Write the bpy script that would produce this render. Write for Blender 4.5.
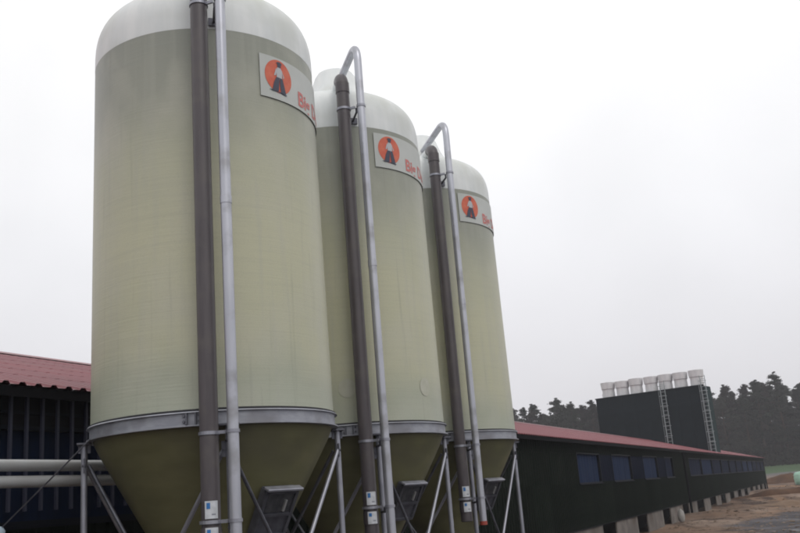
import bpy, bmesh, math, random
from mathutils import Vector, Matrix, noise
for o in list(bpy.data.objects): bpy.data.objects.remove(o)
scene = bpy.context.scene
C = scene.collection
R = math.radians
PI = math.pi
random.seed(11)

# ------------------------------------------------------------------ camera, sky, sun, exposure
Z0 = 2.85                                   # camera height above the flat yard
PITCH, ROLL = 0.2519, -0.0801
cp, sp, cr, sr = math.cos(PITCH), math.sin(PITCH), math.cos(ROLL), math.sin(ROLL)
cam = bpy.data.cameras.new('camera'); camo = bpy.data.objects.new('camera', cam); C.objects.link(camo)
X = Vector((cr, -sp * sr, cp * sr)); Y = Vector((-sr, -sp * cr, cp * cr)); F = Vector((0, cp, sp))
m = Matrix((X, Y, -F)).transposed().to_4x4(); m.translation = (0, 0, Z0)
camo.matrix_world = m
cam.sensor_width = 36; cam.lens = 40.7; cam.clip_end = 6000; cam.clip_start = 0.1
scene.camera = camo

SUN_EL, SUN_AZ = R(48), R(150)              # azimuth clockwise from +Y (behind the camera, to the right)
world = bpy.data.worlds.new('World'); scene.world = world; world.use_nodes = True
nt = world.node_tree; N = nt.nodes; L = nt.links
bg = N['Background']; bg.inputs[1].default_value = 0.1
sky = N.new('ShaderNodeTexSky'); sky.sky_type = 'NISHITA'; sky.sun_disc = False
sky.sun_elevation = SUN_EL; sky.sun_rotation = SUN_AZ; sky.dust_density = 4
tc = N.new('ShaderNodeTexCoord')
sep = N.new('ShaderNodeSeparateXYZ'); L.new(tc.outputs['Generated'], sep.inputs[0])
ramp = N.new('ShaderNodeValToRGB')
cl = ramp.color_ramp; cl.elements[0].position = 0.0; cl.elements[0].color = (.72, .72, .76, 1)
cl.elements[1].position = 1.0; cl.elements[1].color = (1.0, 1.0, 1.0, 1)
for p, c in ((.10, (.77, .76, .79, 1)), (.28, (.87, .87, .89, 1)), (.5, (1.0, 1.0, 1.0, 1))):
    e = cl.elements.new(p); e.color = c
L.new(sep.outputs['Z'], ramp.inputs[0])
nz = N.new('ShaderNodeTexNoise'); nz.inputs['Scale'].default_value = 1.6; nz.inputs['Detail'].default_value = 4
L.new(tc.outputs['Generated'], nz.inputs['Vector'])
mr = N.new('ShaderNodeMapRange'); mr.inputs['From Min'].default_value = .3; mr.inputs['From Max'].default_value = .7
mr.inputs['To Min'].default_value = 9.3; mr.inputs['To Max'].default_value = 12.2
L.new(nz.outputs['Fac'], mr.inputs['Value'])
sc_ = N.new('ShaderNodeVectorMath'); sc_.operation = 'SCALE'
L.new(ramp.outputs['Color'], sc_.inputs[0]); L.new(mr.outputs['Result'], sc_.inputs['Scale'])
mx = N.new('ShaderNodeMix'); mx.data_type = 'RGBA'; mx.inputs[0].default_value = 0.94
L.new(sky.outputs[0], mx.inputs[6]); L.new(sc_.outputs[0], mx.inputs[7])
L.new(mx.outputs[2], bg.inputs[0])

sun = bpy.data.lights.new('sun', 'SUN'); sun.energy = 0.7; sun.angle = R(25); sun.color = (1, .97, .93)
suno = bpy.data.objects.new('sun', sun); C.objects.link(suno)
sd = Vector((math.sin(SUN_AZ) * math.cos(SUN_EL), math.cos(SUN_AZ) * math.cos(SUN_EL), math.sin(SUN_EL)))
suno.rotation_euler = (-sd).to_track_quat('-Z', 'Y').to_euler(); suno.location = (0, 0, 60)
scene.view_settings.view_transform = 'Standard'; scene.view_settings.look = 'None'
scene.view_settings.exposure = 0.0; scene.view_settings.gamma = 1
scene.render.engine = 'CYCLES'; scene.cycles.filter_width = 1.9

# ------------------------------------------------------------------ materials
def mat(name, col, rough=.6, metal=0, spec=.5, col2=None, nscale=3, stretch=(1, 1, 1), detail=6, bump=0,
        bscale=None, bstretch=None, col3=None, n3=.5, fac=(.35, .65), rvar=0, coat=0, vary=0):
    m = bpy.data.materials.new(name); m.use_nodes = True
    n = m.node_tree.nodes; l = m.node_tree.links; b = n['Principled BSDF']
    b.inputs['Roughness'].default_value = rough; b.inputs['Metallic'].default_value = metal
    b.inputs['Specular IOR Level'].default_value = spec
    b.inputs['Base Color'].default_value = (*col, 1)
    if coat: b.inputs['Coat Weight'].default_value = coat
    t = n.new('ShaderNodeTexCoord')
    def nse(scale, st, det):
        mp = n.new('ShaderNodeMapping'); mp.inputs['Scale'].default_value = st
        l.new(t.outputs['Object'], mp.inputs[0])
        q = n.new('ShaderNodeTexNoise'); q.inputs['Scale'].default_value = scale; q.inputs['Detail'].default_value = det
        l.new(mp.outputs[0], q.inputs['Vector']); return q
    def mrange(src, a, b_, c=0., d=1.):
        q = n.new('ShaderNodeMapRange'); q.inputs['From Min'].default_value = a; q.inputs['From Max'].default_value = b_
        q.inputs['To Min'].default_value = c; q.inputs['To Max'].default_value = d; l.new(src, q.inputs['Value']); return q.outputs[0]
    def mix(f, a, b_):
        q = n.new('ShaderNodeMix'); q.data_type = 'RGBA'
        l.new(f, q.inputs[0])
        for i, v in ((6, a), (7, b_)):
            if isinstance(v, tuple): q.inputs[i].default_value = (*v, 1)
            else: l.new(v, q.inputs[i])
        return q.outputs[2]
    if col2:
        q = nse(nscale, stretch, detail)
        c = mix(mrange(q.outputs['Fac'], *fac), col, col2)
        if col3:
            q3 = nse(nscale * n3, (1, 1, 1), 3); c = mix(mrange(q3.outputs['Fac'], .5, .72), c, col3)
        if vary:
            oi = n.new('ShaderNodeObjectInfo'); mv = mrange(oi.outputs['Random'], 0, 1, 1 - vary, 1 + vary)
            sv = n.new('ShaderNodeVectorMath'); sv.operation = 'SCALE'; l.new(c, sv.inputs[0]); l.new(mv, sv.inputs['Scale']); c = sv.outputs[0]
        l.new(c, b.inputs['Base Color'])
        if rvar: l.new(mrange(q.outputs['Fac'], .3, .7, rough - rvar, rough + rvar), b.inputs['Roughness'])
    if bump:
        q = nse(bscale or nscale * 4, bstretch or stretch, 5)
        bm_ = n.new('ShaderNodeBump'); bm_.inputs['Strength'].default_value = bump; bm_.inputs['Distance'].default_value = .02
        l.new(q.outputs['Fac'], bm_.inputs['Height']); l.new(bm_.outputs[0], b.inputs['Normal'])
    m['h'] = 1
    return m

GALV = mat('galvanised steel', (.28, .285, .33), .42, .55, .5, (.36, .365, .41), 5, detail=3, rvar=.05, bump=.02)
PIPEG = mat('bright galvanised pipe', (.41, .42, .47), .34, .6, .5, (.49, .50, .55), 2.2, stretch=(3, 3, .4), detail=3, col3=(.33, .33, .35), n3=1.6, rvar=.08, bump=.02)
GALVD = mat('dark galvanised steel', (.09, .092, .11), .5, .6, .5, (.14, .142, .165), 7, bump=.05)
RINGM = mat('ring beam zinc', (.27, .28, .32), .5, .45, .5, (.36, .37, .41), 5, stretch=(1, 1, 3), col3=(.22, .22, .24), bump=.05)
PVC = mat('grey brown pvc pipe', (.078, .068, .074), .42, 0, .4, (.100, .088, .094), 2.5, stretch=(6, 6, .6), col3=(.11, .098, .096), n3=1.5, rvar=.06, bump=.03, vary=.1)
DOME = mat('white fibreglass dome', (.68, .71, .71), .5, 0, .4, (.77, .79, .785), 2.5, stretch=(2, 2, .35), col3=(.61, .63, .60), bump=.06, bscale=30)
DARKGAP = mat('dark gap shade', (.02, .02, .025), .7)
STICK = mat('white sticker', (.6, .62, .66), .5, col2=(.5, .52, .55), nscale=20)
BLUE = mat('blue print', (.03, .16, .42), .5)
GREYPRINT = mat('grey print', (.25, .26, .3), .6)
REDCAP = mat('red rubber cap', (.30, .05, .03), .5)
PANELW = mat('label plate', (.47, .49, .465), .5, 0, .4, (.54, .555, .535), 1.6)
ORANGE = mat('orange red print', (.58, .105, .06), .5, 0, .4, (.64, .16, .09), 9)
REDT = mat('red print', (.56, .13, .12), .5, 0, .4, (.60, .21, .19), 8)
WHITEP = mat('white print', (.45, .47, .49), .5)
DARKP = mat('dark blue print', (.045, .05, .08), .5)
BLACKIN = mat('black interior', (.006, .006, .008), .9, spec=.1)
CLAD = mat('dark green cladding', (.0055, .0085, .0065), .8, 0, .03, (.0085, .012, .009), .35, stretch=(1, 1, 3), col3=(.012, .0145, .0115), bump=.04, vary=.16)
FRAMEW = mat('dark window surround', (.006, .0075, .012), .6, 0, .08)
CURT = mat('blue curtain fabric', (.011, .020, .048), .8, 0, .06, (.015, .027, .064), 1.2, stretch=(4, 4, .6), bump=.15, bscale=6, bstretch=(4, 4, .2))
CURTD = mat('dark navy curtain fabric', (.006, .010, .025), .8, 0, .05, (.008, .014, .036), 1.3, stretch=(4, 4, .5), bump=.15)
NAVY = mat('navy painted cladding', (.006, .0085, .018), .8, 0, .04, (.009, .012, .026), .5, vary=.1)
BARM = mat('painted steel bar', (.05, .054, .085), .5, .3, .3)
ROOFM = mat('red coated roof sheet', (.175, .042, .054), .42, 0, .5, (.21, .058, .068), .8, stretch=(2, .5, 1), col3=(.17, .075, .075), bump=.05, rvar=.05, vary=.07)
CONC = mat('concrete', (.125, .112, .103), .85, 0, .2, (.19, .172, .158), 1.4, col3=(.085, .068, .055), bump=.25, bscale=14, vary=.15)
TOWER = mat('dark tower cladding', (.009, .014, .018), .8, 0, .05, (.012, .018, .023), .5, stretch=(1, 1, 2), bump=.03)
CHIM = mat('pale plastic chimney', (.58, .58, .60), .55, 0, .4, (.68, .68, .69), 1.5, stretch=(2, 2, .5), col3=(.50, .49, .49))
LADM = mat('aluminium ladder', (.30, .33, .34), .45, .5)
TEAL = mat('teal side sheet', (.016, .034, .037), .7, 0, .1)
MINT = mat('pale green film', (.30, .52, .40), .45, 0, .5, (.36, .58, .46), 2, bump=.1)
BARK = mat('pine bark', (.05, .036, .03), .9, 0, .1, (.085, .058, .045), 3, stretch=(4, 4, .6), bump=.4)
LEAFS = [mat('pine foliage %s' % k, c, .8, 0, .12, c2, .35, detail=3) for k, c, c2 in
         (('dark', (.012, .016, .012), (.030, .036, .026)), ('grey', (.020, .022, .018), (.034, .035, .028)), ('brown', (.022, .018, .016), (.048, .038, .034)))]
SHRUBM = mat('shrub foliage', (.012, .016, .011), .8, 0, .1, (.026, .024, .018), .4)
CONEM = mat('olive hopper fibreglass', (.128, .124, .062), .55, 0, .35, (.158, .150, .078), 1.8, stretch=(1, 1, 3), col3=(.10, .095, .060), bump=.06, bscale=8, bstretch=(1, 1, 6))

def grp_material():
    m = bpy.data.materials.new('greenish fibreglass shell'); m.use_nodes = True
    n = m.node_tree.nodes; l = m.node_tree.links; b = n['Principled BSDF']
    b.inputs['Roughness'].default_value = .42; b.inputs['Specular IOR Level'].default_value = .45
    t = n.new('ShaderNodeTexCoord'); s = n.new('ShaderNodeSeparateXYZ'); l.new(t.outputs['Object'], s.inputs[0])
    oi = n.new('ShaderNodeObjectInfo'); av = n.new('ShaderNodeVectorMath'); av.operation = 'MULTIPLY_ADD'
    l.new(oi.outputs['Random'], av.inputs[0]); av.inputs[1].default_value = (37, 23, 41); l.new(t.outputs['Object'], av.inputs[2])
    def noise_(scale, st, det=5):
        mp = n.new('ShaderNodeMapping'); mp.inputs['Scale'].default_value = st; l.new(av.outputs[0], mp.inputs[0])
        q = n.new('ShaderNodeTexNoise'); q.inputs['Scale'].default_value = scale; q.inputs['Detail'].default_value = det
        l.new(mp.outputs[0], q.inputs['Vector']); return q.outputs['Fac']
    def mth(op, a, b_):
        q = n.new('ShaderNodeMath'); q.operation = op
        for i, v in ((0, a), (1, b_)):
            if isinstance(v, (int, float)): q.inputs[i].default_value = v
            else: l.new(v, q.inputs[i])
        return q.outputs[0]
    # resin tone drifts with height (feed and light showing through the wall are put into the colour), edges wander with noise
    h = mth('ADD', s.outputs['Z'], mth('MULTIPLY', mth('SUBTRACT', noise_(.9, (1, 1, .6)), .5), 1.3))
    f = mth('DIVIDE', mth('SUBTRACT', h, Z0 + 1.0), 4.9)
    rp = n.new('ShaderNodeValToRGB'); e = rp.color_ramp
    e.elements[0].position = 0; e.elements[0].color = (0.413, 0.439, 0.358, 1)
    e.elements[1].position = 1; e.elements[1].color = (.265, .278, .240, 1)
    for p, c in ((.09, (0.391, 0.409, 0.319, 1)), (.18, (0.473, 0.470, 0.336, 1)), (.45, (0.501, 0.493, 0.347, 1)), (.65, (0.446, 0.448, 0.330, 1)), (.82, (.315, .325, .270, 1))):
        k = e.elements.new(p); k.color = c
    l.new(f, rp.inputs[0])
    def mixc(fac, a, bcol, mode='MIX'):
        q = n.new('ShaderNodeMix'); q.data_type = 'RGBA'; q.blend_type = mode; l.new(fac, q.inputs[0]); l.new(a, q.inputs[6])
        q.inputs[7].default_value = (*bcol, 1); return q.outputs[2]
    band = noise_(5, (.25, .25, 4.5), 6)                # filament winding bands
    c = mixc(mth('MULTIPLY', mth('SUBTRACT', band, .47), .6), rp.outputs[0], (.32, .322, .26))
    blot = noise_(1.5, (1, 1, .8), 4)
    c = mixc(mth('MULTIPLY', mth('SUBTRACT', blot, .48), 1.7), c, (.50, .49, .41))
    fine = noise_(60, (1, 1, 1), 2)
    c = mixc(mth('MULTIPLY', mth('SUBTRACT', fine, .5), .5), c, (.20, .20, .16))
    streak = noise_(7, (1.4, 1.4, .07), 3)              # faint run marks
    c = mixc(mth('MULTIPLY', mth('SUBTRACT', streak, .52), 1.3), c, (.40, .40, .35))
    drip = noise_(11, (1.2, 1.2, .045), 4)              # dirty runs
    c = mixc(mth('MULTIPLY', mth('SUBTRACT', drip, .60), 1.6), c, (.21, .21, .17))
    l.new(c, b.inputs['Base Color'])
    bp = n.new('ShaderNodeBump'); bp.inputs['Strength'].default_value = .07; bp.inputs['Distance'].default_value = .03
    l.new(mth('ADD', noise_(9, (.15, .15, 5), 4), mth('MULTIPLY', noise_(45, (1, 1, 1), 2), .12)), bp.inputs['Height']); l.new(bp.outputs[0], b.inputs['Normal'])
    return m
GRP = grp_material()
PATCHM = mat('pale laminate patch', (.43, .43, .345), .5, 0, .4, (.47, .47, .39), 9)

def ground_material():
    m = bpy.data.materials.new('yard earth and field'); m.use_nodes = True
    n = m.node_tree.nodes; l = m.node_tree.links; b = n['Principled BSDF']
    b.inputs['Specular IOR Level'].default_value = .25
    t = n.new('ShaderNodeTexCoord'); s = n.new('ShaderNodeSeparateXYZ'); l.new(t.outputs['Object'], s.inputs[0])
    def noise_(scale, st, det=6):
        mp = n.new('ShaderNodeMapping'); mp.inputs['Scale'].default_value = st
        mp.inputs['Rotation'].default_value = (0, 0, R(24)); l.new(t.outputs['Object'], mp.inputs[0])
        q = n.new('ShaderNodeTexNoise'); q.inputs['Scale'].default_value = scale; q.inputs['Detail'].default_value = det
        l.new(mp.outputs[0], q.inputs['Vector']); return q.outputs['Fac']
    def rng(v, a, b_):
        q = n.new('ShaderNodeMapRange'); q.inputs['From Min'].default_value = a; q.inputs['From Max'].default_value = b_; l.new(v, q.inputs['Value']); return q.outputs[0]
    def mixc(fac, a, b_):
        q = n.new('ShaderNodeMix'); q.data_type = 'RGBA'; l.new(fac, q.inputs[0])
        for i, v in ((6, a), (7, b_)):
            if isinstance(v, tuple): q.inputs[i].default_value = (*v, 1)
            else: l.new(v, q.inputs[i])
        return q.outputs[2]
    def mth(op, a, b_):
        q = n.new('ShaderNodeMath'); q.operation = op
        for i, v in ((0, a), (1, b_)):
            if isinstance(v, (int, float)): q.inputs[i].default_value = v
            else: l.new(v, q.inputs[i])
        return q.outputs[0]
    c = mixc(rng(noise_(.16, (1, .55, 1)), .38, .62), (.195, .122, .078), (.105, .062, .040))
    c = mixc(rng(noise_(.09, (1.3, .3, 1), 7), .52, .64), c, (.27, .20, .155))
    c = mixc(rng(noise_(.9, (1, 1, 1), 8), .50, .75), c, (.065, .042, .032))
    c = mixc(rng(noise_(.33, (1, .35, 1), 7), .54, .60), c, (.050, .027, .018))
    c = mixc(rng(noise_(.21, (.8, .3, 1), 5), .57, .66), c, (.24, .13, .062))
    # wet grey track close by on the right: u runs across the building's direction
    u = mth('ADD', mth('SUBTRACT', mth('MULTIPLY', s.outputs['X'], .9125), mth('MULTIPLY', s.outputs['Y'], .409)),
            mth('MULTIPLY', mth('SUBTRACT', noise_(.12, (1, 1, 1), 4), .5), 9))
    track = mth('MULTIPLY', rng(u, -5.6, -4.4), mth('SUBTRACT', 1.0, rng(s.outputs['Y'], 62, 74)))
    tr = mixc(rng(noise_(.5, (1, .4, 1), 6), .45, .68), (.040, .036, .041), (.10, .090, .098))
    c = mixc(track, c, tr)
    pale = mth('MULTIPLY', rng(s.outputs['Y'], 150, 178), 1.0)
    c = mixc(mth('MULTIPLY', pale, .75), c, (.145, .122, .112))
    e = mth('ADD', s.outputs['Y'], mth('MULTIPLY', mth('SUBTRACT', noise_(.05, (1, 1, 1), 4), .5), 8))
    gr = mixc(rng(noise_(.08, (1, 1, 1), 6), .4, .65), (.050, .088, .040), (.070, .100, .050))
    c = mixc(rng(e, 181, 184), c, (.105, .098, .098))
    c = mixc(rng(e, 191, 193), c, gr)
    l.new(c, b.inputs['Base Color'])
    wet = mth('MULTIPLY', track, rng(noise_(.35, (1, .35, 1), 3), .58, .66))
    rr = n.new('ShaderNodeMapRange'); rr.inputs['To Min'].default_value = .85; rr.inputs['To Max'].default_value = .30
    l.new(wet, rr.inputs['Value']); l.new(rr.outputs[0], b.inputs['Roughness'])
    bp = n.new('ShaderNodeBump'); bp.inputs['Strength'].default_value = .6; bp.inputs['Distance'].default_value = .15
    l.new(mth('MULTIPLY', noise_(1.3, (1, 1, 1), 8), mth('SUBTRACT', 1.0, wet)), bp.inputs['Height']); l.new(bp.outputs[0], b.inputs['Normal'])
    return m
GROUND = ground_material()

# ------------------------------------------------------------------ mesh helpers
def obj(name, bm, material, parent=None, smooth=False, loc=None):
    me = bpy.data.meshes.new(name); bmesh.ops.recalc_face_normals(bm, faces=bm.faces) if not getattr(bm, 'keep', 0) else None
    bm.to_mesh(me); bm.free()
    mats = material if isinstance(material, (list, tuple)) else [material]
    for q in mats: me.materials.append(q)
    if smooth:
        me.polygons.foreach_set('use_smooth', [True] * len(me.polygons))
        me.set_sharp_from_angle(angle=R(40))
    o = bpy.data.objects.new(name, me); C.objects.link(o)
    if parent: o.parent = parent
    if loc: o.location = loc
    return o
def meshobj(name, me, parent=None, loc=None, rot=0):
    o = bpy.data.objects.new(name, me); C.objects.link(o); o.parent = parent
    if loc: o.location = loc
    if rot: o.rotation_euler.z = rot
    return o
def tag(o, label=None, cat=None, group=None, kind=None):
    if label: o['label'] = label
    if cat: o['category'] = cat
    if group: o['group'] = group
    if kind: o['kind'] = kind
    return o
def empty(name, loc=(0, 0, 0), rz=0):
    o = bpy.data.objects.new(name, None); C.objects.link(o); o.location = loc; o.rotation_euler.z = rz; o.empty_display_size = .3
    return o
def dup(root, parent=None):
    c = root.copy(); C.objects.link(c); c.parent = parent
    for ch in root.children: dup(ch, c)
    return c
def pol(a, r, z=0.0): return Vector((r * math.sin(R(a)), r * math.cos(R(a)), z))
def box(bm, a, b):
    v = [bm.verts.new((x, y, z)) for x in (a[0], b[0]) for y in (a[1], b[1]) for z in (a[2], b[2])]
    for f in ((0, 1, 3, 2), (4, 6, 7, 5), (0, 4, 5, 1), (2, 3, 7, 6), (0, 2, 6, 4), (1, 5, 7, 3)): bm.faces.new([v[i] for i in f])
    return v
def obox(bm, centre, ax, ay, az_, hx, hy, hz):
    v = box(bm, (-hx, -hy, -hz), (hx, hy, hz))
    M = Matrix((ax, ay, az_)).transposed().to_4x4(); M.translation = centre
    bmesh.ops.transform(bm, matrix=M, verts=v); return v
def tube(bm, pts, r, seg=16, cap=True, rads=None):
    pts = [Vector(p) for p in pts]; rings = []; up = None
    for i, p in enumerate(pts):
        if i == 0: d = pts[1] - p
        elif i == len(pts) - 1: d = p - pts[i - 1]
        else: d = (pts[i + 1] - p).normalized() + (p - pts[i - 1]).normalized()
        d.normalize()
        if up is None: up = d.orthogonal().normalized()
        up = (up - d * up.dot(d)).normalized(); w = d.cross(up)
        rr = rads[i] if rads else r
        rings.append([bm.verts.new(p + (up * math.cos(2 * PI * k / seg) + w * math.sin(2 * PI * k / seg)) * rr) for k in range(seg)])
    for a, b in zip(rings, rings[1:]):
        for k in range(seg): bm.faces.new((a[k], a[(k + 1) % seg], b[(k + 1) % seg], b[k]))
    if cap: bm.faces.new(rings[0][::-1]); bm.faces.new(rings[-1])
def lathe(bm, prof, seg=96, close=False, wob=0, c=(0, 0)):
    rings = []
    for r, z in prof:
        if r < 1e-5: rings.append([bm.verts.new((c[0], c[1], z))]); continue
        rg = []
        for k in range(seg):
            a = 2 * PI * k / seg
            q = r + (wob * noise.noise(Vector((math.cos(a) * 2, math.sin(a) * 2, z * 1.2))) if wob else 0)
            rg.append(bm.verts.new((c[0] + q * math.cos(a), c[1] + q * math.sin(a), z)))
        rings.append(rg)
    pr = list(zip(rings, rings[1:])) + ([(rings[-1], rings[0])] if close else [])
    for a, b in pr:
        for k in range(seg):
            k2 = (k + 1) % seg
            if len(a) == 1 and len(b) == 1: continue
            if len(a) == 1: bm.faces.new((a[0], b[k], b[k2]))
            elif len(b) == 1: bm.faces.new((a[k], a[k2], b[0]))
            else: bm.faces.new((a[k], a[k2], b[k2], b[k]))
def nb(): return bmesh.new()

# ------------------------------------------------------------------ terrain
def terr(x, y):
    h = 0
    if y > 145: h = min((y - 145) * .0485, 4.1) if y < 260 else 4.1
    rough = .22 * noise.noise(Vector((x * .12, y * .12, 0))) + .05 * noise.noise(Vector((x * .5, y * .5, 3)))
    if y < 30: rough *= .3
    # dug over soil along the barn's yard side and spoil ridges on the right
    for (mx_, my_, sx, sy, hh) in ((38, 97, 9, 2.2, .5), (31, 84, 7, 1.6, .35), (46, 118, 9, 3, .6), (21, 68, 5, 1.3, .25)):
        q = ((x - mx_) / sx) ** 2 + ((y - my_) / sy) ** 2
        if q < 6: h += hh * math.exp(-q) * (1 + .5 * noise.noise(Vector((x * .4, y * .4, 7))))
    return h + (rough if y < 205 else rough * .3)
def axis(segs):
    out = []
    for a, b, s in segs:
        k = int(round((b - a) / s)); out += [a + (b - a) * i / k for i in range(k)]
    return out + [segs[-1][1]]
xs = axis(((-1500, -100, 140), (-100, -10, 10), (-10, 110, 1.2), (110, 200, 10), (200, 1500, 130)))
ys = axis(((-1500, -50, 145), (-50, 20, 7), (20, 215, 1.3), (215, 300, 8), (300, 1500, 120)))
bm = nb(); grid = [[bm.verts.new((x, y, terr(x, y))) for x in xs] for y in ys]
for j in range(len(ys) - 1):
    for i in range(len(xs) - 1): bm.faces.new((grid[j][i], grid[j][i + 1], grid[j + 1][i + 1], grid[j + 1][i]))
tag(obj('ground', bm, GROUND, smooth=True), kind='structure')

SOILD = mat('dark dug soil', (.065, .036, .024), .9, 0, .1, (.11, .062, .038), .8, col3=(.045, .027, .02), bump=.5, bscale=3)
SOILP = mat('pale sandy spoil', (.17, .115, .08), .9, 0, .1, (.24, .175, .13), .6, col3=(.11, .07, .048), bump=.5, bscale=3)
def heap(cx, cy, ax, ay, hh, rot, material, seed, label):
    bm = nb(); nr, na = 16, 44; g = []
    base = terr(cx, cy)
    for i in range(nr + 1):
        f = i / nr; row = []
        for k in range(na):
            q = 2 * PI * k / na; edge = 1 + .22 * noise.noise(Vector((math.cos(q) * 1.5, math.sin(q) * 1.5, seed)))
            lx, ly = math.cos(q) * ax * f * edge, math.sin(q) * ay * f * edge
            x = lx * math.cos(rot) - ly * math.sin(rot); y = lx * math.sin(rot) + ly * math.cos(rot)
            z = hh * (1 - f * f) ** 1.1 * (1 + .9 * noise.noise(Vector((x * .45, y * .45, seed)))) + .22 * noise.noise(Vector((x * 1.5, y * 1.5, seed))) * (1 - f)
            row.append(bm.verts.new((x, y, terr(cx + x, cy + y) - base + z - .25 * f ** 6)))
        g.append(row)
    for a, b in zip(g, g[1:]):
        for k in range(na): bm.faces.new((a[k], a[(k + 1) % na], b[(k + 1) % na], b[k]))
    bmesh.ops.remove_doubles(bm, verts=bm.verts[:], dist=.001)
    return tag(obj('earth_heap', bm, material, smooth=True, loc=(cx, cy, base)), label, 'earth heap', 'heaps of dug soil right of the barn')
heap(64.5, 160, 8, 3, 1.15, .1, SOILD, 1, 'dark brown low heap of dug soil left of the pale green bale')
heap(71.0, 163, 7, 3.5, 1.0, .0, SOILP, 2, 'pale sandy heap partly behind the pale green bale at the right edge')
heap(56.5, 128, 9, 2.6, .7, -.15, SOILP, 3, 'long pale ridge of spoil in front of the dark brown heap')
heap(33.0, 80, 6.5, 1.3, .35, -.35, SOILP, 5, 'pale low streak of spoil along the edge of the wet grey track')
heap(47.0, 112, 8, 1.9, .5, .1, SOILD, 7, 'flat dark streak of soil between the reddish ridge and the pale ridge')
heap(41.0, 97, 11, 2.0, .55, -.25, SOILD, 4, 'long reddish brown ridge of soil beyond the wet grey track')

# ------------------------------------------------------------------ poultry house (long barn)
BAZ = .4215; T0 = -14.0; OFF = 10.23
d2 = Vector((math.sin(BAZ), math.cos(BAZ), 0)); n2 = Vector((math.cos(BAZ), -math.sin(BAZ), 0))
house = empty('poultry_house', d2 * T0 - n2 * OFF, PI / 2 - BAZ)
tag(house, 'long low dark green poultry house with red roof, blue curtain windows and raised base', 'building')
LEN = 155.6 - T0; W = 16.0
WB, WT = Z0 - 1.8, Z0 + 1.97                                # bottom and top of the cladding
def ribbed(name, w, z0, z1, material, n=4, dep=.03):
    bm = nb(); xs_ = []
    p = w / n
    for k in range(n): xs_ += [(k * p, 0), (k * p + p * .60, 0), (k * p + p * .70, -dep), (k * p + p * .9, -dep)]
    xs_.append((w, 0))
    v0 = [bm.verts.new((x, y, z0)) for x, y in xs_]; v1 = [bm.verts.new((x, y, z1)) for x, y in xs_]
    for i in range(len(xs_) - 1): bm.faces.new((v0[i], v0[i + 1], v1[i + 1], v1[i]))
    me = bpy.data.meshes.new(name); bm.to_mesh(me); bm.free(); me.materials.append(material); return me
WZ0, WZ1 = Z0 + .12, Z0 + 1.36                              # window band
wins = []                                                    # (t0, t1, kind)
for t0, t1 in ((9.0, 13.4), (16.9, 21.2), (24.6, 28.9), (40.0, 44.2), (47.0, 51.7), (55.3, 60.0)): wins.append((t0, t1, 0))
wins.append((63.0, 66.2, 1))
t = 74.0
while t < 150: wins.append((t, t + 7.0, 0 if 112 < t < 128 or 80 < t < 84 else 1)); t += 7.5
PW = 2.24
lowme = ribbed('wall_panel', PW, WB, WZ0, CLAD, 8); upme = ribbed('wall_panel', PW, WZ1, WT, CLAD, 8)
k = 0
while k * PW < LEN - .1:
    meshobj('wall_panel', lowme, house, (k * PW, 0, 0)); meshobj('wall_panel', upme, house, (k * PW, 0, 0)); k += 1
edges_ = [T0] + [v for w in wins for v in w[:2]] + [155.6]
for a, b in zip(edges_[0::2], edges_[1::2]):
    cnt = max(1, int(round((b - a) / PW))); w = (b - a) / cnt
    me = ribbed('wall_panel', w, WZ0, WZ1, NAVY if (a > 43 and b < 63.5) or a > 80 else CLAD, max(2, int(w / .28)))
    for i in range(cnt): meshobj('wall_panel', me, house, (a - T0 + i * w, 0, 0))
# windows: deep surround, curtain, sill
for (a, b, kd) in wins:
    w = b - a
    bm = nb()
    box(bm, (0, -.045, WZ0 - .06), (w, .12, WZ0)); box(bm, (0, -.045, WZ1), (w, .12, WZ1 + .06))
    box(bm, (-.06, -.045, WZ0 - .06), (0, .12, WZ1 + .06)); box(bm, (w, -.045, WZ0 - .06), (w + .06, .12, WZ1 + .06))
    fr = obj('window', bm, FRAMEW, house, loc=(a - T0, 0, 0))
    bm = nb(); cnt = max(6, int(w / .15)); prev = None
    for i in range(cnt + 1):
        x = w * i / cnt; y = .07 + .018 * math.sin(i * 1.9) + .01 * math.sin(i * .7)
        cur = (bm.verts.new((x, y, WZ0)), bm.verts.new((x, y, WZ1)))
        if prev: bm.faces.new((prev[0], cur[0], cur[1], prev[1]))
        prev = cur
    obj('curtain', bm, CURTD if (kd or a < 30) else CURT, fr, smooth=True)
    bm = nb(); box(bm, (-.1, -.10, WZ0 - .10), (w + .1, -.047, WZ0 - .063)); obj('sill', bm, FRAMEW, fr)
# steel bars across the nearest bay, dark opening above the curtain
bm = nb(); box(bm, (9.0 - T0, -.04, WZ1 + .065), (13.4 - T0, -.036, WT - .05)); obj('vent_opening', bm, BLACKIN, house)
barm = nb(); box(barm, (-.022, -.10, Z0 + .25), (.022, -.06, Z0 + 1.88)); bar0 = obj('bar', barm, BARM, house, loc=(9.14 - T0, 0, 0))
for i in range(1, 15):
    o = bar0.copy(); C.objects.link(o); o.parent = house; o.location = (9.14 - T0 + i * .284, 0, 0)
bm = nb(); box(bm, (9.0 - T0, -.058, Z0 + 1.58), (13.4 - T0, -.042, Z0 + 1.62)); obj('rail', bm, FRAMEW, house)
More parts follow.
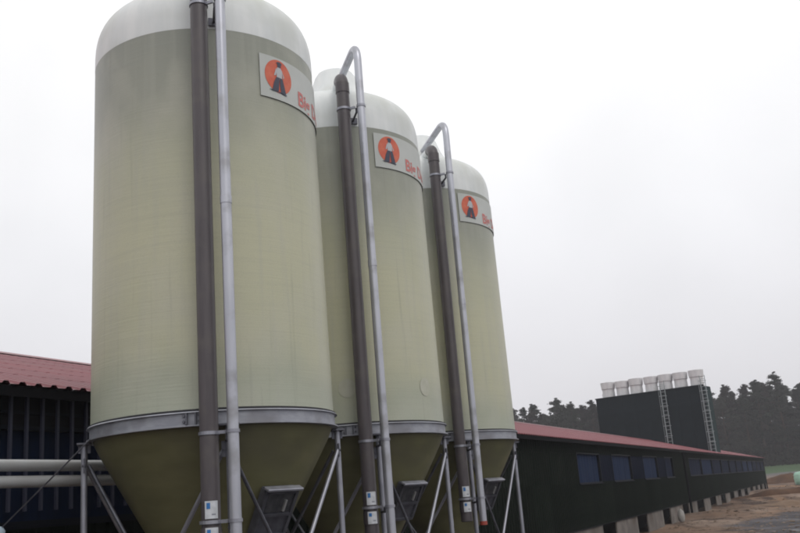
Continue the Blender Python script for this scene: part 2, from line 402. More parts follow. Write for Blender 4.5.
# base: concrete piers with dark openings between
cent = [53.4 + 8.25 * i for i in range(-8, 13)]
pe = [T0] + [v for c in cent for v in ((c - 1.5, c + 1.5) if c < 72 else (c - 2.25, c + 2.25))] + [155.6]
for a, b in zip(pe[0::2], pe[1::2]):
    bm = nb(); box(bm, (a - T0, .06, -.3), (b - T0, .16, WB - .052)); bmesh.ops.bevel(bm, geom=bm.edges[:], offset=.02, segments=1, affect='EDGES')
    obj('concrete_pier', bm, CONC, house)
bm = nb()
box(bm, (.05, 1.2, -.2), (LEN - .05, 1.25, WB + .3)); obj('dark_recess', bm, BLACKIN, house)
bm = nb(); box(bm, (0, .0, WB - .05), (LEN, 1.19, WB)); obj('sole_beam', bm, FRAMEW, house)
# end walls and rear wall
for x in (0.0, LEN - .12):
    bm = nb(); a = [bm.verts.new((x + e, y, z)) for e in (0, .12) for y, z in ((0.02, -.2), (W, -.2), (W, WT), (W / 2, Z0 + 4.15), (0.02, WT))]
    bm.faces.new(a[:5]); bm.faces.new(a[5:][::-1])
    for i in range(5): bm.faces.new((a[i], a[(i + 1) % 5], a[5 + (i + 1) % 5], a[5 + i]))
    obj('end_wall', bm, CLAD, house)
bm = nb(); box(bm, (.13, W - .1, -.2), (LEN - .13, W, WT)); obj('rear_wall', bm, CLAD, house)
bm = nb(); box(bm, (.13, .13, WT - .12), (LEN - .13, .2, WT)); box(bm, (0, -.26, WT - .075), (LEN, -.05, WT - .06)); obj('soffit', bm, FRAMEW, house)
# downpipe and corner trim
bm = nb(); tube(bm, [(71.2 - T0, -.12, -.05), (71.2 - T0, -.12, Z0 + .7), (71.2 - T0, -.12, Z0 + 1.85)], .09, 10)
for z in (.6, 2.2, 3.9): box(bm, (71.08 - T0, -.13, z), (71.32 - T0, -.032, z + .05))
obj('downpipe', bm, BLACKIN, house)
bm = nb(); box(bm, (LEN - .02, -.08, -.05), (LEN + .05, .02, WT)); obj('corner_trim', bm, BLACKIN, house)
# roof sheets: four ribs each, stepped like pressed tiles
EY, EZ, RY, RZ = -.32, Z0 + 1.93, W / 2, Z0 + 4.25
SW = 1.136
def roof_sheet(name, y0, z0, y1, z1):
    bm = nb(); n = 4; prof = []
    for k in range(n):
        p = SW / n
        prof += [(k * p, 0), (k * p + p * .5, 0.004), (k * p + p * .62, .04), (k * p + p * .88, .04)]
    prof.append((SW, 0)); rows = []
    steps = 6
    for s in range(steps):
        for f, lift in ((s / steps, .006), ((s + 1) / steps, 0.0)):
            rows.append([bm.verts.new((x, y0 + (y1 - y0) * f, z0 + (z1 - z0) * f + h + lift)) for x, h in prof])
    for a, b in zip(rows, rows[1:]):
        for i in range(len(prof) - 1): bm.faces.new((a[i], a[i + 1], b[i + 1], b[i]))
    me = bpy.data.meshes.new(name); bm.to_mesh(me); bm.free(); me.materials.append(ROOFM); return me
rs = roof_sheet('roof_sheet', EY, EZ, RY, RZ); rb = roof_sheet('roof_sheet', W + .32, EZ, RY, RZ)
cnt = int(math.ceil(LEN / SW))
for i in range(cnt):
    meshobj('roof_sheet', rs, house, (i * SW - .1, 0, .002 * (i % 2)))
    if i < 140: meshobj('roof_sheet', rb, house, (i * SW - .1, 0, .002 * (i % 2)))
bm = nb(); x0, x1 = -.15, LEN + .2
vv = [bm.verts.new((x, y, z)) for x in (x0, x1) for y, z in ((RY - .3, RZ - .02), (RY, RZ + .09), (RY + .3, RZ - .02))]
bm.faces.new((vv[0], vv[3], vv[4], vv[1])); bm.faces.new((vv[1], vv[4], vv[5], vv[2])); obj('ridge_cap', bm, ROOFM, house)
bm = nb(); box(bm, (-.1, EY + .03, EZ - .15), (LEN + .1, EY + .06, EZ - .005)); obj('fascia', bm, BLACKIN, house)
bm = nb(); box(bm, (-.1, EY + .06, EZ - .03), (LEN + .1, -.02, EZ - .015)); obj('eave_board', bm, BLACKIN, house)

# white sack leaning at the base of the barn
def hp(t_, o_, z_): v = d2 * t_ - n2 * o_; return (v.x, v.y, z_)
bm = nb(); bmesh.ops.create_icosphere(bm, subdivisions=3, radius=1)
for v in bm.verts:
    v.co = Vector((v.co.x * .24, v.co.y * .22, v.co.z * .46 + .38)) * (1 + .10 * noise.noise(v.co * 2.2))
    if v.co.z < .02: v.co.z = .02
o = obj('sack', bm, mat('white woven sack', (.26, .25, .24), .7, col2=(.33, .32, .30), nscale=4, bump=.3), smooth=True, loc=hp(63.6, 9.75, 0.0))
o.rotation_euler.z = .5
tag(o, 'pale full sack standing against the concrete base of the long barn', 'sack')

# ------------------------------------------------------------------ silos
RT, RB, ZB, ZR = 1.4726, 1.5, Z0 + 5.86, Z0 + 1.125
C1 = Vector((-2.4953, 11.5559, 0)); CD = Vector((1.5039, 3.3442, 0))
bm = nb(); obox(bm, C1 + CD + Vector((0, 0, .0)), CD.normalized(), Vector((0, 0, 1)).cross(CD.normalized()), Vector((0, 0, 1)), 6.0, 2.3, .12)
bmesh.ops.bevel(bm, geom=bm.edges[:], offset=.015, segments=1, affect='EDGES')
tag(obj('concrete_pad', bm, CONC), kind='structure')
PADZ = .12
silo = empty('feed_silo', C1)
bm = nb(); prof = []
for i in range(61):
    f = i / 60; prof.append((RB + (RT - RB) * f, ZR - .02 + (ZB - ZR + .02) * f))
lathe(bm, prof, 128, wob=.0012); obj('shell', bm, GRP, silo, smooth=True)
# dome with straight rim, rounded shoulder and manhole collar
bm = nb(); prof = [(RT - .008, ZB - .012), (RT + .001, ZB - .008), (RT + .002, ZB + .02)]
for i in range(1, 22):
    a = R(90) * i / 24; prof.append((RT * math.cos(a) ** (2 / 3.3) + .002, Z0 + 5.885 + .90 * math.sin(a) ** (2 / 3.3)))
prof = [q for q in prof if q[0] > .5] + [(.50, Z0 + 6.80), (.0, Z0 + 6.81)]
lathe(bm, prof, 128); dome = obj('dome', bm, DOME, silo, smooth=True)
bm = nb(); lathe(bm, [(.78, Z0 + 6.60), (.60, Z0 + 6.84), (.46, Z0 + 7.10), (.37, Z0 + 7.36), (.32, Z0 + 7.44), (0, Z0 + 7.46)], 64, c=(.10, -.03))
lid = obj('filling_collar', bm, DOME, dome, smooth=True)
# ring beam: channel section
bm = nb(); lathe(bm, [(1.47, ZR - .015), (1.535, ZR + .0), (1.545, ZR - .014), (1.512, ZR - .02), (1.512, ZR - .145), (1.548, ZR - .15), (1.548, ZR - .165), (1.46, ZR - .165)], 128)
ring = obj('ring_beam', bm, RINGM, silo, smooth=True)
bm = nb(); lathe(bm, [(1.497, ZR - .010), (1.528, ZR + .006), (1.528, ZR + .016), (1.495, ZR + .03)], 128); obj('shadow_gap', bm, DARKGAP, ring, smooth=True)  # dark band stands in for the shade in the gap above the ring
def joint_me(s):
    bm = nb()
    obox(bm, pol(s * 1.9, 1.538, ZR - .083), Vector((math.cos(R(s * 1.9)), -math.sin(R(s * 1.9)), 0)), pol(s * 1.9, 1), Vector((0, 0, 1)), .009, .022, .062)
    return bm
def bolt_me(s, z):
    bm = nb(); p = pol(s * 3.2, 1.513, ZR + z); tube(bm, [p, p + pol(s * 3.2, .022)], .016, 6); return bm
pieces = [obj('splice_plate', joint_me(s), GALVD, ring) for s in (-1, 1)] + [obj('bolt', bolt_me(s, z), GALVD, ring) for s in (-1, 1) for z in (-.045, -.11)]
for o in pieces: o.rotation_euler.z = R(-177.5)
for a in (57, 297):
    for p_ in pieces:
        o = p_.copy(); C.objects.link(o); o.parent = ring; o.rotation_euler.z = R(-a)
# hopper cone
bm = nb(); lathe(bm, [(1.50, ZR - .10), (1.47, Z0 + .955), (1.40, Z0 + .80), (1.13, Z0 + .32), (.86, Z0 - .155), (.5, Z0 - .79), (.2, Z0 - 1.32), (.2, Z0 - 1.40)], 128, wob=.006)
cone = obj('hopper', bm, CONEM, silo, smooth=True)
bm = nb(); box(bm, (-.26, -.26, Z0 - 1.62), (.26, .26, Z0 - 1.38)); tube(bm, [(0, 0, Z0 - 1.55), (0, 0, Z0 - 1.95)], .17, 16)
obj('outlet_boot', bm, GALVD, silo)
# inspection hatch on the hopper
sl = Vector((math.sin(R(60.5)) * 0, 0, 0))
ha = 129.0
er = pol(ha, 1); et = Vector((math.cos(R(ha)), -math.sin(R(ha)), 0))
down = (er * (-.492) + Vector((0, 0, -.870))).normalized(); outn = down.cross(et).normalized()
if outn.dot(er) < 0: outn = -outn
def conep(z, lift=0): return er * ((Z0 + z - (Z0 - 1.675)) * .5652) * 1.0 + Vector((0, 0, Z0 + z)) + outn * lift
hc = conep(.02, .05)
bm = nb(); obox(bm, hc, et, down, outn, .25, .30, .05); bmesh.ops.bevel(bm, geom=bm.edges[:], offset=.012, segments=2, affect='EDGES')
hatch = obj('inspection_hatch', bm, GALVD, silo)
bm = nb()
for s in (-1, 1): obox(bm, hc + et * (s * .235) + outn * .062, et, down, outn, .022, .27, .014)
for s in (-.27, .02, .28): obox(bm, hc + down * s + outn * .064, et, down, outn, .245, .018, .015)
obj('hatch_frame', bm, GALVD, hatch)
bm = nb(); obox(bm, hc - down * .315 + outn * .075, et, down, outn, .275, .018, .045); bmesh.ops.bevel(bm, geom=bm.edges[:], offset=.008, segments=1, affect='EDGES'); obj('hatch_lip', bm, GALV, hatch)
bm = nb(); obox(bm, hc - down * .13 + outn * .054, et, down, outn, .20, .12, .006); obj('pane', bm, mat('dusty sight glass', (.035, .037, .042), .15, 0, .6, (.07, .07, .075), 12), hatch)
bm = nb(); obox(bm, hc - down * .10 - et * .09 + outn * .075, et, down, outn, .014, .07, .012); obj('latch', bm, mat('bright latch', (.5, .5, .5), .3, .6), hatch)
# legs, gussets, X bracing
LEGS = [162.5, 72.5, 342.5, 252.5]
for a in LEGS:
    bm = nb(); p = pol(a, 1.565)
    tube(bm, [p + Vector((0, 0, PADZ)), p + Vector((0, 0, ZR - .17))], .038, 14)
    leg = obj('leg', bm, GALV, silo, smooth=True)
    e = pol(a, 1); s_ = Vector((math.cos(R(a)), -math.sin(R(a)), 0))
    bm = nb(); obox(bm, p + Vector((0, 0, ZR - .175)), s_, e, Vector((0, 0, 1)), .11, .085, .010); obox(bm, p + Vector((0, 0, ZR - .235)), s_, e, Vector((0, 0, 1)), .012, .07, .05)
    obj('head_plate', bm, GALVD, leg)
    bm = nb(); obox(bm, p + Vector((0, 0, PADZ + .008)), s_, e, Vector((0, 0, 1)), .13, .13, .008)
    for q in (-.09, .09): tube(bm, [p + s_ * q + Vector((0, 0, PADZ)), p + s_ * q + Vector((0, 0, PADZ + .06))], .014, 6)
    obj('foot_plate', bm, GALVD, leg)
    for zz in (Z0 + .69, PADZ + .45):
        bm = nb(); obox(bm, p + Vector((0, 0, zz)), s_, e, Vector((0, 0, 1)), .085, .008, .085)
        for q in (-.055, .055): tube(bm, [p + s_ * q + e * -.02 + Vector((0, 0, zz)), p + s_ * q + e * .026 + Vector((0, 0, zz))], .015, 6)
        obj('gusset', bm, GALVD, leg)
for i in range(4):
    a, b = LEGS[i], LEGS[(i + 1) % 4]
    pa, pb = pol(a, 1.565), pol(b, 1.565)
    for k, (p, q) in enumerate(((pa, pb), (pb, pa))):
        off = (pol((LEGS[i] - 45), 1)) * (.03 if k else -.03); dr = (q - p).normalized() * .05
        bm = nb(); tube(bm, [p + dr + off + Vector((0, 0, Z0 + .69)), q - dr + off + Vector((0, 0, PADZ + .45))], .026 if k else .022, 10)
        obj('brace', bm, GALV if k else GALVD, silo, smooth=True)  # alternate braces use the dark steel; shade on the back ones is in the colour
# pipes: grey brown outlet pipe and bright filling pipe with gooseneck
def bend(p0, p1, p2, r, n=8):
    a = (p0 - p1).normalized(); b = (p2 - p1).normalized(); A = p1 + a * r; B = p1 + b * r
    return [A * (1 - s) ** 2 + p1 * 2 * s * (1 - s) + B * s * s for s in [i / n for i in range(n + 1)]]
pd = pol(170, 1.76); plt = pol(162.3, 1.92)
def V(p, z): return Vector((p.x, p.y, Z0 + z))
ctr = Vector((0, 0, 0))
path = [V(pd, -.45)] + bend(V(pd, -.4), V(pd, 6.56), V(pol(170, .35), 6.80), .20) + [V(pol(170, 1.50), 6.60)]
bm = nb(); tube(bm, path, .102, 24); dp = obj('vent_pipe', bm, PVC, silo, smooth=True)
bm = nb(); tube(bm, [V(pol(170, 1.52), 6.60), V(pol(170, .55), 6.76)], .092, 20); obj('pipe_stub', bm, DOME, silo, smooth=True)
for z in (-.30, 6.28):
    bm = nb(); tube(bm, [V(pd, z), V(pd, z + .17)], .110, 24); obj('coupling', bm, PVC, dp, smooth=True)
bm = nb(); tube(bm, [V(pd, -.452), V(pd, -.458)], .085, 20); obj('pipe_mouth', bm, BLACKIN, dp)
e170 = pol(170 - 8, 1); s170 = Vector((math.cos(R(162)), -math.sin(R(162)), 0))
def curved_patch(centre, rad, a_mid, half, z0, z1, thick=.003, seg=8):
    bm = nb(); pr = None
    for i in range(seg + 1):
        a = a_mid - half + 2 * half * i / seg; p = centre + pol(a, rad)
        c = (bm.verts.new(V(p, z0)), bm.verts.new(V(p, z1)))
        if pr: bm.faces.new((pr[0], c[0], c[1], pr[1]))
        pr = c
    return bm
for z0, z1 in ((-.035, .145), (-.29, -.125)):
    st = obj('sticker', curved_patch(pd, .1125, 165, 36, z0, z1), STICK, dp)
    obj('sticker_mark', curved_patch(pd, .1140, 165 + 16, 10, z0 + .10, z1 - .018), BLUE, st)
    obj('sticker_text', curved_patch(pd, .1140, 165 - 12, 11, z0 + .035, z0 + .05), GREYPRINT, st)
bm = nb(); pt = [V(plt, -.47), V(plt, 3)] + bend(V(plt, 6.0), V(plt, 7.10), V(pol(163, .3), 6.98), .34, 12) + [V(pol(163, .4), 6.99)]
tube(bm, pt, .062, 20); fp = obj('filling_pipe', bm, PIPEG, silo, smooth=True)
for z in (3.4,):
    bm = nb(); tube(bm, [V(plt, z), V(plt, z + .09)], .067, 20); obj('coupling', bm, PIPEG, fp, smooth=True)
bm = nb(); tube(bm, [V(plt, -.53), V(plt, -.465)], .066, 20); obj('end_cap', bm, REDCAP, fp, smooth=True)
bm = nb(); lathe(bm, [(.118, Z0 - .44), (.118, Z0 - .40)], 24, c=(pd.x, pd.y)); bm.free()
for z in (6.0, .85, -.07):
    bm = nb(); q = pd - plt; ax = (plt - pd).normalized()
    def hoop(c, r, z):
        lathe(bm, [(r, Z0 + z - .018), (r + .009, Z0 + z - .018), (r + .009, Z0 + z + .018), (r, Z0 + z + .018)], 24, close=True, c=(c.x, c.y))
    hoop(pd, .114 if z < 1 and z < 0 else .104, z); hoop(plt, .063, z)
    mid = (pd + plt) / 2; obox(bm, Vector((mid.x, mid.y, Z0 + z)), ax, ax.cross(Vector((0, 0, 1))), Vector((0, 0, 1)), .05, .012, .018)
    cl_ = obj('pipe_clamp', bm, GALV, silo)
    bm = nb(); pm = pol(164, 1.83); p1 = V(pm, z - .07); p0 = V(pol(163.5, 1.49 if z > 1 else 1.57), z - .07)
    tube(bm, [p0, p1], .018, 8); tube(bm, [p1, V(pm, z)], .016, 8)
    ee = pol(163.5, 1); ss = Vector((math.cos(R(163.5)), -math.sin(R(163.5)), 0))
    if z > 1: obox(bm, p0 + ee * .005, ss, ee, Vector((0, 0, 1)), .07, .014, .05)
    obj('clamp_arm', bm, GALVD, cl_)
# advertising label: plate, disc with a standing figure, lettering; wrapped round the shell
def wrap_bm(polys, rad):
    bm = nb()
    for pl in polys:
        vs = [bm.verts.new((x, y, 0)) for x, y in pl]; bm.faces.new(vs)
    return bm
AL = 141.3; ZL = 5.03
def rad_at(z): return RB + (RT - RB) * (z - 1.125) / (5.86 - 1.125)
def wrap_me(me_or_bm, lift):
    for v in me_or_bm.verts if isinstance(me_or_bm, bmesh.types.BMesh) else me_or_bm.vertices:
        x, z = v.co.x, v.co.y
        a = AL - math.degrees(x / 1.476); p = pol(a, rad_at(ZL + z) + lift + v.co.z)
        v.co = Vector((p.x, p.y, Z0 + ZL + z))
def gridrect(x0, x1, y0, y1, step=.05):
    bm = nb(); n = max(1, int((x1 - x0) / step)); prev = None
    for i in range(n + 1):
        x = x0 + (x1 - x0) * i / n; c = (bm.verts.new((x, y0, 0)), bm.verts.new((x, y1, 0)))
        if prev: bm.faces.new((prev[0], c[0], c[1], prev[1]))
        prev = c
    return bm
PLEN = 2.45
bm = gridrect(0, PLEN, 0, .585); ext = bmesh.ops.extrude_face_region(bm, geom=bm.faces[:])
for v in ext['geom']:
    if isinstance(v, bmesh.types.BMVert): v.co.z += .004
wrap_me(bm, .012)
plate = obj('label_plate', bm, PANELW, silo)
def flat(polys, lift, name, m):
    bm = wrap_bm(polys, 0); bmesh.ops.triangulate(bm, faces=bm.faces[:]); wrap_me(bm, lift); return obj(name, bm, m, plate)
disc = [(.29 + .222 * math.cos(2 * PI * i / 40), .325 + .232 * math.sin(2 * PI * i / 40)) for i in range(40)]
bm = nb(); cpt = [bm.verts.new((x, y, 0)) for x, y in disc]; inner = [bm.verts.new((.29 + (x - .29) * .5, .325 + (y - .325) * .5, 0)) for x, y in disc]; cc = bm.verts.new((.29, .325, 0))
for i in range(40):
    j = (i + 1) % 40; bm.faces.new((cpt[i], cpt[j], inner[j], inner[i])); bm.faces.new((inner[i], inner[j], cc))
wrap_me(bm, .0195); obj('emblem_disc', bm, ORANGE, plate)
body = [[(.25, .29), (.335, .28), (.345, .41), (.32, .45), (.265, .455), (.245, .40)]]
arms = [[(.245, .44), (.25, .40), (.235, .33), (.205, .325)], [(.335, .44), (.345, .40), (.375, .34), (.36, .31)]]
flat(body + arms, .0235, 'figure_shirt', WHITEP)
legs_ = [[(.24, .31), (.295, .31), (.27, .12), (.17, .10), (.175, .14), (.20, .23)], [(.298, .31), (.345, .305), (.395, .105), (.31, .10), (.295, .20)], [(.12, .11), (.40, .085), (.41, .10), (.19, .125)]]
flat(legs_, .0255, 'figure_trousers', DARKP)
flat([[(.265 + .0, .455), (.32, .455), (.325, .50), (.345, .505), (.318, .53), (.27, .53), (.245, .505), (.262, .50)]], .0265, 'figure_head', DARKP)
cu = bpy.data.curves.new('lettering', 'FONT'); cu.body = 'Big Dutchman'; cu.size = .285; cu.offset = .006; cu.resolution_u = 3
to = bpy.data.objects.new('lettering_source', cu); C.objects.link(to)
bpy.context.view_layer.update(); dg = bpy.context.evaluated_depsgraph_get()
tme = bpy.data.meshes.new_from_object(to.evaluated_get(dg)); bpy.data.objects.remove(to)
tbm = nb(); tbm.from_mesh(tme)
for v in tbm.verts: v.co.x += .635; v.co.y += .055
comps = []; seen = set()
for v in tbm.verts:
    if v in seen: continue
    st = [v]; seen.add(v); cp_ = []
    while st:
        q = st.pop(); cp_.append(q)
        for e in q.link_edges:
            w = e.other_vert(q)
            if w not in seen: seen.add(w); st.append(w)
    comps.append((min(q.co.x for q in cp_), max(q.co.x for q in cp_), cp_))
comps.sort(key=lambda c: c[0]); chars = []
for a, b, cp_ in comps:
    if chars and a < chars[-1][1] - .01: chars[-1][1] = max(b, chars[-1][1]); chars[-1][2] += cp_
    else: chars.append([a, b, list(cp_)])
sets = [set(c[2]) for c in chars]
for st in sets:
    lb = nb(); mp_ = {v: lb.verts.new(v.co) for v in st}
    for f in tbm.faces:
        if f.verts[0] in st: lb.faces.new([mp_[v] for v in f.verts])
    wrap_me(lb, .0205); obj('letter', lb, REDT, plate)
tbm.free()

silos = [silo, dup(silo), dup(silo)]
for i, s_ in enumerate(silos):
    s_.location = C1 + CD * i
    if i:
        for ch in s_.children:
            if ch.name.startswith('label_plate'): ch.rotation_euler.z = R(-9.3); ch.location.z = .15
G = 'feed silos in a row beside the poultry house'
tag(silo, 'nearest and largest-looking greenish fibreglass feed silo at the left end of the row', 'silo', G)
tag(silos[1], 'middle feed silo, standing between the other two greenish silos', 'silo', G)
tag(silos[2], 'farthest feed silo at the right end of the row, beside the long red roof', 'silo', G)
# repaired laminate patches on the middle silo
for a in (125, 177.5):
    bm = nb(); n = 24; ring_ = []
    cv = bm.verts.new(pol(a, 1.503, Z0 + 1.66))
    for k in range(n):
        q = 2 * PI * k / n; ring_.append(bm.verts.new(pol(a + math.degrees(.13 * math.cos(q) / 1.5), 1.5025, Z0 + 1.66 + .14 * math.sin(q))))
    for k in range(n): bm.faces.new((cv, ring_[k], ring_[(k + 1) % n]))
    obj('laminate_patch', bm, PATCHM, silos[1], smooth=True)
# stay rods on the near silo, anchored to a post out to the left
anch = Vector((-4.95, 11.0, Z0 + .03))
l0 = silo.location
lt = l0 + pol(252.5, 1.565)
bm = nb(); tube(bm, [anch - l0, lt - l0 + Vector((0, 0, ZR - .19))], .008, 6); tag(obj('stay_rod', bm, GALVD, silo), 'thin steel stay rod from leg head to the anchor post')
bm = nb(); tube(bm, [anch - l0, pol(236, 1.54, ZR - .15)], .008, 6); tag(obj('stay_rod', bm, GALVD, silo), 'thin steel stay rod running up to the ring beam')
ap = empty('anchor_post', (anch.x - .02, anch.y, 0)); tag(ap, 'short pale steel anchor post at the lower left corner holding the stay rods', 'post')
bm = nb(); tube(bm, [(0, 0, -.1), (0, 0, anch.z - .06)], .055, 14); obj('post', bm, GALV, ap, smooth=True)
bm = nb(); lathe(bm, [(.07, anch.z - .10), (.08, anch.z - .02), (.05, anch.z + .03), (0, anch.z + .04)], 20); obj('cap', bm, mat('pale blue cap', (.40, .50, .58), .5), ap, smooth=True)
# conveyor tubes behind the near silo
for z, lab in ((.76, 'upper of the two pale horizontal conveyor tubes left of the near silo'), (.57, 'lower of the two pale horizontal conveyor tubes left of the near silo')):
    ct = empty('conveyor_tube', tuple(d2 * -6.0 - n2 * 8.8), PI / 2 - BAZ); tag(ct, lab, 'tube', 'conveyor tubes at the left edge')
    tm = mat('pale grey tube', (.36, .37, .38), .45, .15, .5, (.44, .45, .46), 1.5, stretch=(.4, 4, 4), col3=(.30, .28, .27), bump=.04)
    bm = nb(); tube(bm, [(0, 0, Z0 + z), (17.4, 0, Z0 + z - .01), (17.75, 0, Z0 + z - .12), (17.9, 0, Z0 + z - .45)], .072, 18); obj('tube', bm, tm, ct, smooth=True)
    for x in (6.0, 12.0):
        bm = nb(); tube(bm, [(x, 0, Z0 + z), (x + .12, 0, Z0 + z)], .079, 18); obj('coupling', bm, tm, ct, smooth=True)
    bm = nb()
    for x in (3.0, 17.0):
        if z > .7: box(bm, (x, .08, -.1), (x + .06, .14, Z0 + z + .08))
        box(bm, (x, -.02, Z0 + z - .095), (x + .06, .078, Z0 + z - .074))
    obj('support', bm, GALVD, ct)

# clods and stones strewn over the yard
rnd = random.Random(3); vs = []; fs = []
for _ in range(9000):
    y = rnd.uniform(38, 172); x = y * rnd.uniform(.16, .50) + rnd.uniform(-2, 2)
    if (x * math.cos(BAZ) - y * math.sin(BAZ)) < -9.6: continue
    sz = rnd.uniform(.03, .085) * (1 + 2.2 * rnd.random() ** 9) * (.7 + y / 170); z = terr(x, y); k = len(vs)
    for dx, dy, dz in ((1.2, 0, .1), (-.2, 1, .15), (-1.1, -.1, 0), (.1, -1, .1), (rnd.uniform(-.5, .5), rnd.uniform(-.4, .4), .42), (0, 0, -.4)):
        vs.append((x + dx * sz * rnd.uniform(.7, 1.3), y + dy * sz * rnd.uniform(.7, 1.3), z + dz * sz * rnd.uniform(.6, 1.1)))
    for a, b in ((0, 1), (1, 2), (2, 3), (3, 0)): fs += [(k + a, k + b, k + 4), (k + b, k + a, k + 5)]
me = bpy.data.meshes.new('soil_clods'); me.from_pydata(vs, [], fs)
me.materials.append(mat('crumbled soil', (.07, .045, .032), .9, 0, .1, (.24, .19, .15), .7, bump=.2))
o = bpy.data.objects.new('soil_clods', me); C.objects.link(o); tag(o, 'clods of soil and small stones strewn over the dug yard', 'soil clods', kind='stuff')

# ------------------------------------------------------------------ exhaust tower with chimneys
ta = Vector((32.1, 100.0, 0)); td = Vector((-.82, .574, 0)).normalized(); tn = Vector((td.y, -td.x, 0))   # tn points away from camera
if tn.dot(ta) < 0: tn = -tn
tw = empty('exhaust_tower', ta); tag(tw, 'tall dark exhaust air tower with ladders behind the long barn roof', 'tower')
TH = Z0 + 9.56; TWD = 12.7
def tb(bm, s0, s1, e0, e1, z0, z1):
    return obox(bm, td * (s0 + s1) / 2 + tn * (e0 + e1) / 2 + Vector((0, 0, (z0 + z1) / 2)), td, tn, Vector((0, 0, 1)), (s1 - s0) / 2, (e1 - e0) / 2, (z1 - z0) / 2)
bm = nb(); tb(bm, 0, TWD, 0, 2.4, -.3, TH); obj('core', bm, TOWER, tw)
pbm = nb(); tb(pbm, .01, TWD / 8 - .01, -.04, -.002, .1, TH + .06); p0 = obj('wall_panel', pbm, TOWER, tw)
for i in range(1, 8):
    o = p0.copy(); C.objects.link(o); o.parent = tw; o.location = td * (i * TWD / 8)
bm = nb(); tb(bm, -.05, -.003, .1, 2.3, .0, TH - .05); obj('side_sheet', bm, TEAL, tw)
bm = nb(); tb(bm, -.06, TWD + .06, -.08, -.043, TH + .0, TH + .14); obj('parapet', bm, TOWER, tw)
def ladder(s, e, name, wid=.55):
    bm = nb()
    for q in (-wid / 2, wid / 2):
        tb(bm, s + q - .035, s + q + .035, e - .05, e, .3, TH + 1.1)
    obj_l = obj(name, bm, LADM, tw)
    bm = nb(); z = .5
    while z < TH + .9: tb(bm, s - wid / 2, s + wid / 2, e - .04, e - .015, z, z + .05); z += .42
    obj('rung', bm, LADM, obj_l)
    bm = nb(); z = 3.0
    while z < TH + 1.0:
        tube(bm, [td * (s + .42 * math.cos(q)) + tn * (e - .1 - .5 * math.sin(q)) + Vector((0, 0, z)) for q in [PI * i / 8 for i in range(9)]], .03, 6); z += 1.1
    for q in (.5, 1.57, 2.6): tube(bm, [td * (s + .42 * math.cos(q)) + tn * (e - .1 - .5 * math.sin(q)) + Vector((0, 0, zz)) for zz in (3.0, TH + .7)], .022, 5)
    obj('cage', bm, LADM, obj_l)
ladder(4.55, -.13, 'ladder'); ladder(-.05, -.13, 'ladder')
ch = empty('exhaust_chimney')
bm = nb(); lathe(bm, [(.68, 0), (.66, .5), (.64, 1.0), (.66, 1.15)], 28); obj('duct', bm, CHIM, ch, smooth=True)
bm = nb(); lathe(bm, [(.66, 1.12), (.72, 1.18), (.78, 1.95), (.74, 1.97), (.66, 1.3), (0, 1.2)], 28); obj('cowl', bm, CHIM, ch, smooth=True)
names7 = ['rightmost and nearest', 'second from the right', 'third from the right', 'middle', 'third from the left', 'second from the left', 'leftmost large']
for i in range(7):
    o = ch if i == 0 else dup(ch)
    o.location = ta + td * (.95 + i * 1.76 + random.uniform(-.06, .06)) + tn * 1.1 + Vector((0, 0, TH))
    o.scale = (1.08, 1.08, .95 + random.uniform(-.04, .04))
    tag(o, names7[i] + ' pale exhaust chimney on top of the dark tower', 'chimney', 'pale chimneys on the tower')
o = dup(ch); o.location = ta + td * 13.6 + tn * 5.5 + Vector((0, 0, 0)); o.location.z = TH - .7; o.scale = (.7, .7, .9)
tag(o, 'small faint chimney half hidden behind the left end of the dark tower', 'chimney', 'pale chimneys on the tower')
bm = nb(); lathe(bm, [(.45, -12), (.45, 0.05)], 20); obj('stack', bm, CHIM, o, smooth=True)

# pale green film wrapped bale / tank at the right edge
bx, by = 62.0, 151.5
bl = empty('silage_bale', (bx, by, terr(bx, by))); tag(bl, 'pale mint green rounded bale at the right edge beyond the earth heaps', 'bale')
bm = nb(); lathe(bm, [(0, 0), (.9, .0), (1.08, .25), (1.12, 1.0), (1.05, 1.7), (.8, 2.0), (0, 2.08)], 32, wob=.08); obj('wrap', bm, MINT, bl, smooth=True)
bm = nb()
for z in (.5, 1.0, 1.5): lathe(bm, [(1.13, z), (1.16, z + .03), (1.13, z + .06)], 32, wob=.08)
obj('film_fold', bm, MINT, bl, smooth=True)

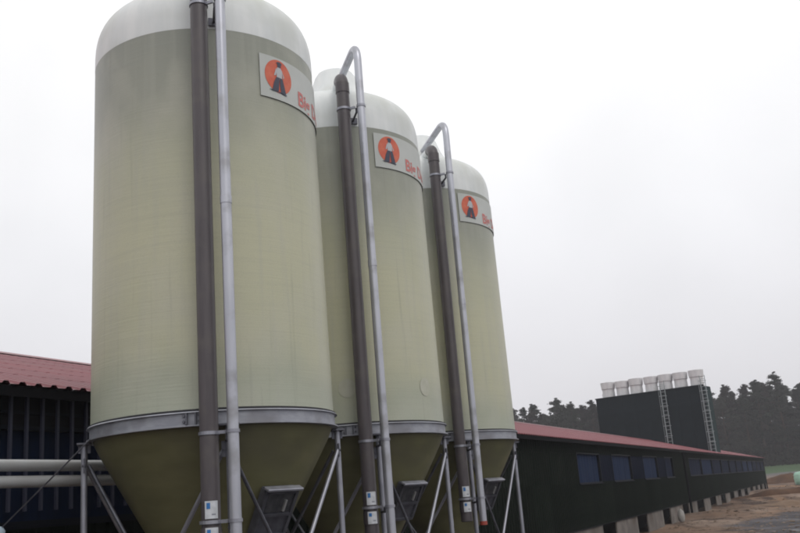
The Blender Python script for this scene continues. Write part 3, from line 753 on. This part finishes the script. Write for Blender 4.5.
# ------------------------------------------------------------------ forest edge
def pine(kind, seed):
    rnd = random.Random(seed); H = rnd.uniform(17, 21)
    bm = nb(); lean = Vector((rnd.uniform(-.5, .5), rnd.uniform(-.5, .5), 0))
    top = lean + Vector((0, 0, H * .97))
    pts = [top * f + Vector((0, 0, 0)) + Vector((rnd.uniform(-.12, .12), rnd.uniform(-.12, .12), 0)) * (f > 0) for f in (0, .2, .4, .6, .8, 1)]
    tube(bm, pts, .2, 7, rads=[.30, .25, .21, .16, .10, .03])
    clumps = []
    base = .16 if kind != 2 else .10
    nl = 42
    for i in range(nl):
        f = base + (1 - base) * (i + rnd.random()) / nl; p = top * f; a = rnd.uniform(0, 2 * PI)
        env = (1 - f) ** .55 * 4.4 if kind == 0 else 4.3 * math.sin(min(1, (f - base) / (1 - base) * .9 + .22) * PI) ** .6
        ln = max(.5, env * rnd.uniform(.55, 1.15)); q = p + Vector((math.cos(a) * ln, math.sin(a) * ln, ln * rnd.uniform(.0, .35)))
        tube(bm, [p, (p + q) / 2 + Vector((0, 0, .12)), q], .05, 4, rads=[.07, .05, .02])
        for g in (.55, .85, 1.05): clumps.append((p.lerp(q, g), rnd.uniform(.6, 1.25) * (.75 + .55 * (1 - f))))
    clumps += [(top + Vector((0, 0, .5)), .28), (top * .985, .42), (top * .95, .6)]
    tr = bpy.data.meshes.new('trunk'); bm.to_mesh(tr); bm.free(); tr.materials.append(BARK)
    vs = []; fs = []
    for c, r in clumps:
        for _ in range(85):
            u = Vector((rnd.gauss(0, 1), rnd.gauss(0, 1), rnd.gauss(0, .6))); u = u.normalized() * r * rnd.random() ** .5 * rnd.uniform(.7, 1.35); u.z *= .6
            p = c + u; a = Vector((rnd.gauss(0, 1), rnd.gauss(0, 1), rnd.gauss(0, .7))).normalized(); b = a.orthogonal().normalized()
            s = rnd.uniform(.08, .23); k = len(vs)
            vs += [p - a * s * 1.3, p + b * s * .6, p + a * s * 1.4, p - b * s * .6]; fs.append((k, k + 1, k + 2, k + 3))
    me = bpy.data.meshes.new('crown'); me.from_pydata([tuple(v) for v in vs], [], fs); me.materials.append(LEAFS[kind]); return tr, me
variants = [pine(k % 3, 40 + k) for k in range(9)]
KL = ['narrow dark conifer in the hazy forest edge', 'grey green pine with open crown in the hazy forest edge', 'brownish bare-looking tree in the hazy forest edge']
rnd = random.Random(5)
rows = [(228, 3.9, 0), (234, 3.7, 2), (240, 3.7, 1), (246, 3.9, 3)]
for ri, (yy, st, o_) in enumerate(rows):
    x = 12 + o_
    while x < 138:
        tr, me = variants[rnd.randrange(9)]
        kd = variants.index((tr, me)) % 3
        px_, py_ = x + rnd.uniform(-1.6, 1.6), yy + rnd.uniform(-2.5, 2.5)
        side = 'left of the dark tower' if px_ < 50 else 'right of the dark tower'
        t_ = empty('forest_tree', (px_, py_, terr(px_, py_) - .1), rnd.uniform(0, 6.28))
        prof_ = .99 + .12 * noise.noise(Vector((px_ * .06, 0, 0))) + (.06 if 100 < px_ < 125 else 0)
        s = prof_ * rnd.uniform(.86, 1.06) * (1.05 if px_ > 75 else 1.06); t_.scale = (s * 1.1, s * 1.1, s)
        meshobj('trunk', tr, t_); meshobj('crown', me, t_)
        tag(t_, KL[kd] + ', ' + side, 'tree', 'forest trees behind the barn, ' + ['conifers', 'pines', 'brown trees'][kd] + ' ' + side)
        x += st * rnd.uniform(.8, 1.25)
vs = []; fs = []
for _ in range(80000):
    x = rnd.uniform(8, 152); y = rnd.uniform(223, 256); hh = (4.0 + 4.0 * (noise.noise(Vector((x * .15, y * .15, 1))) + .5)) * min(1, (y - 221) / 6)
    p = Vector((x, y, terr(x, y) + rnd.random() ** 1.3 * max(hh, 1.6))); a = Vector((rnd.gauss(0, 1), rnd.gauss(0, 1), rnd.gauss(0, 1))).normalized(); b = a.orthogonal().normalized(); s = rnd.uniform(.25, .5); k = len(vs)
    vs += [p - a * s, p + b * s * .6, p + a * s, p - b * s * .6]; fs.append((k, k + 1, k + 2, k + 3))
me = bpy.data.meshes.new('undergrowth'); me.from_pydata([tuple(v) for v in vs], [], fs); me.materials.append(SHRUBM)
o = bpy.data.objects.new('undergrowth', me); C.objects.link(o); tag(o, 'dark dense undergrowth beneath the trees at the forest edge', 'undergrowth', kind='stuff')

# ------------------------------------------------------------------ damp air
bm = nb(); box(bm, (-1550, -1550, -3), (1550, 1550, 36))
hm = bpy.data.materials.new('damp air'); hm.use_nodes = True; hn = hm.node_tree.nodes; hl = hm.node_tree.links
hn.remove(hn['Principled BSDF']); pv = hn.new('ShaderNodeVolumePrincipled')
pv.inputs['Color'].default_value = (.93, .92, .96, 1); pv.inputs['Density'].default_value = .0006; pv.inputs['Anisotropy'].default_value = .2
hl.new(pv.outputs[0], hn['Material Output'].inputs['Volume'])
hz = obj('haze', bm, hm); tag(hz, 'thin grey haze of a damp overcast day filling the air', 'haze', kind='stuff')
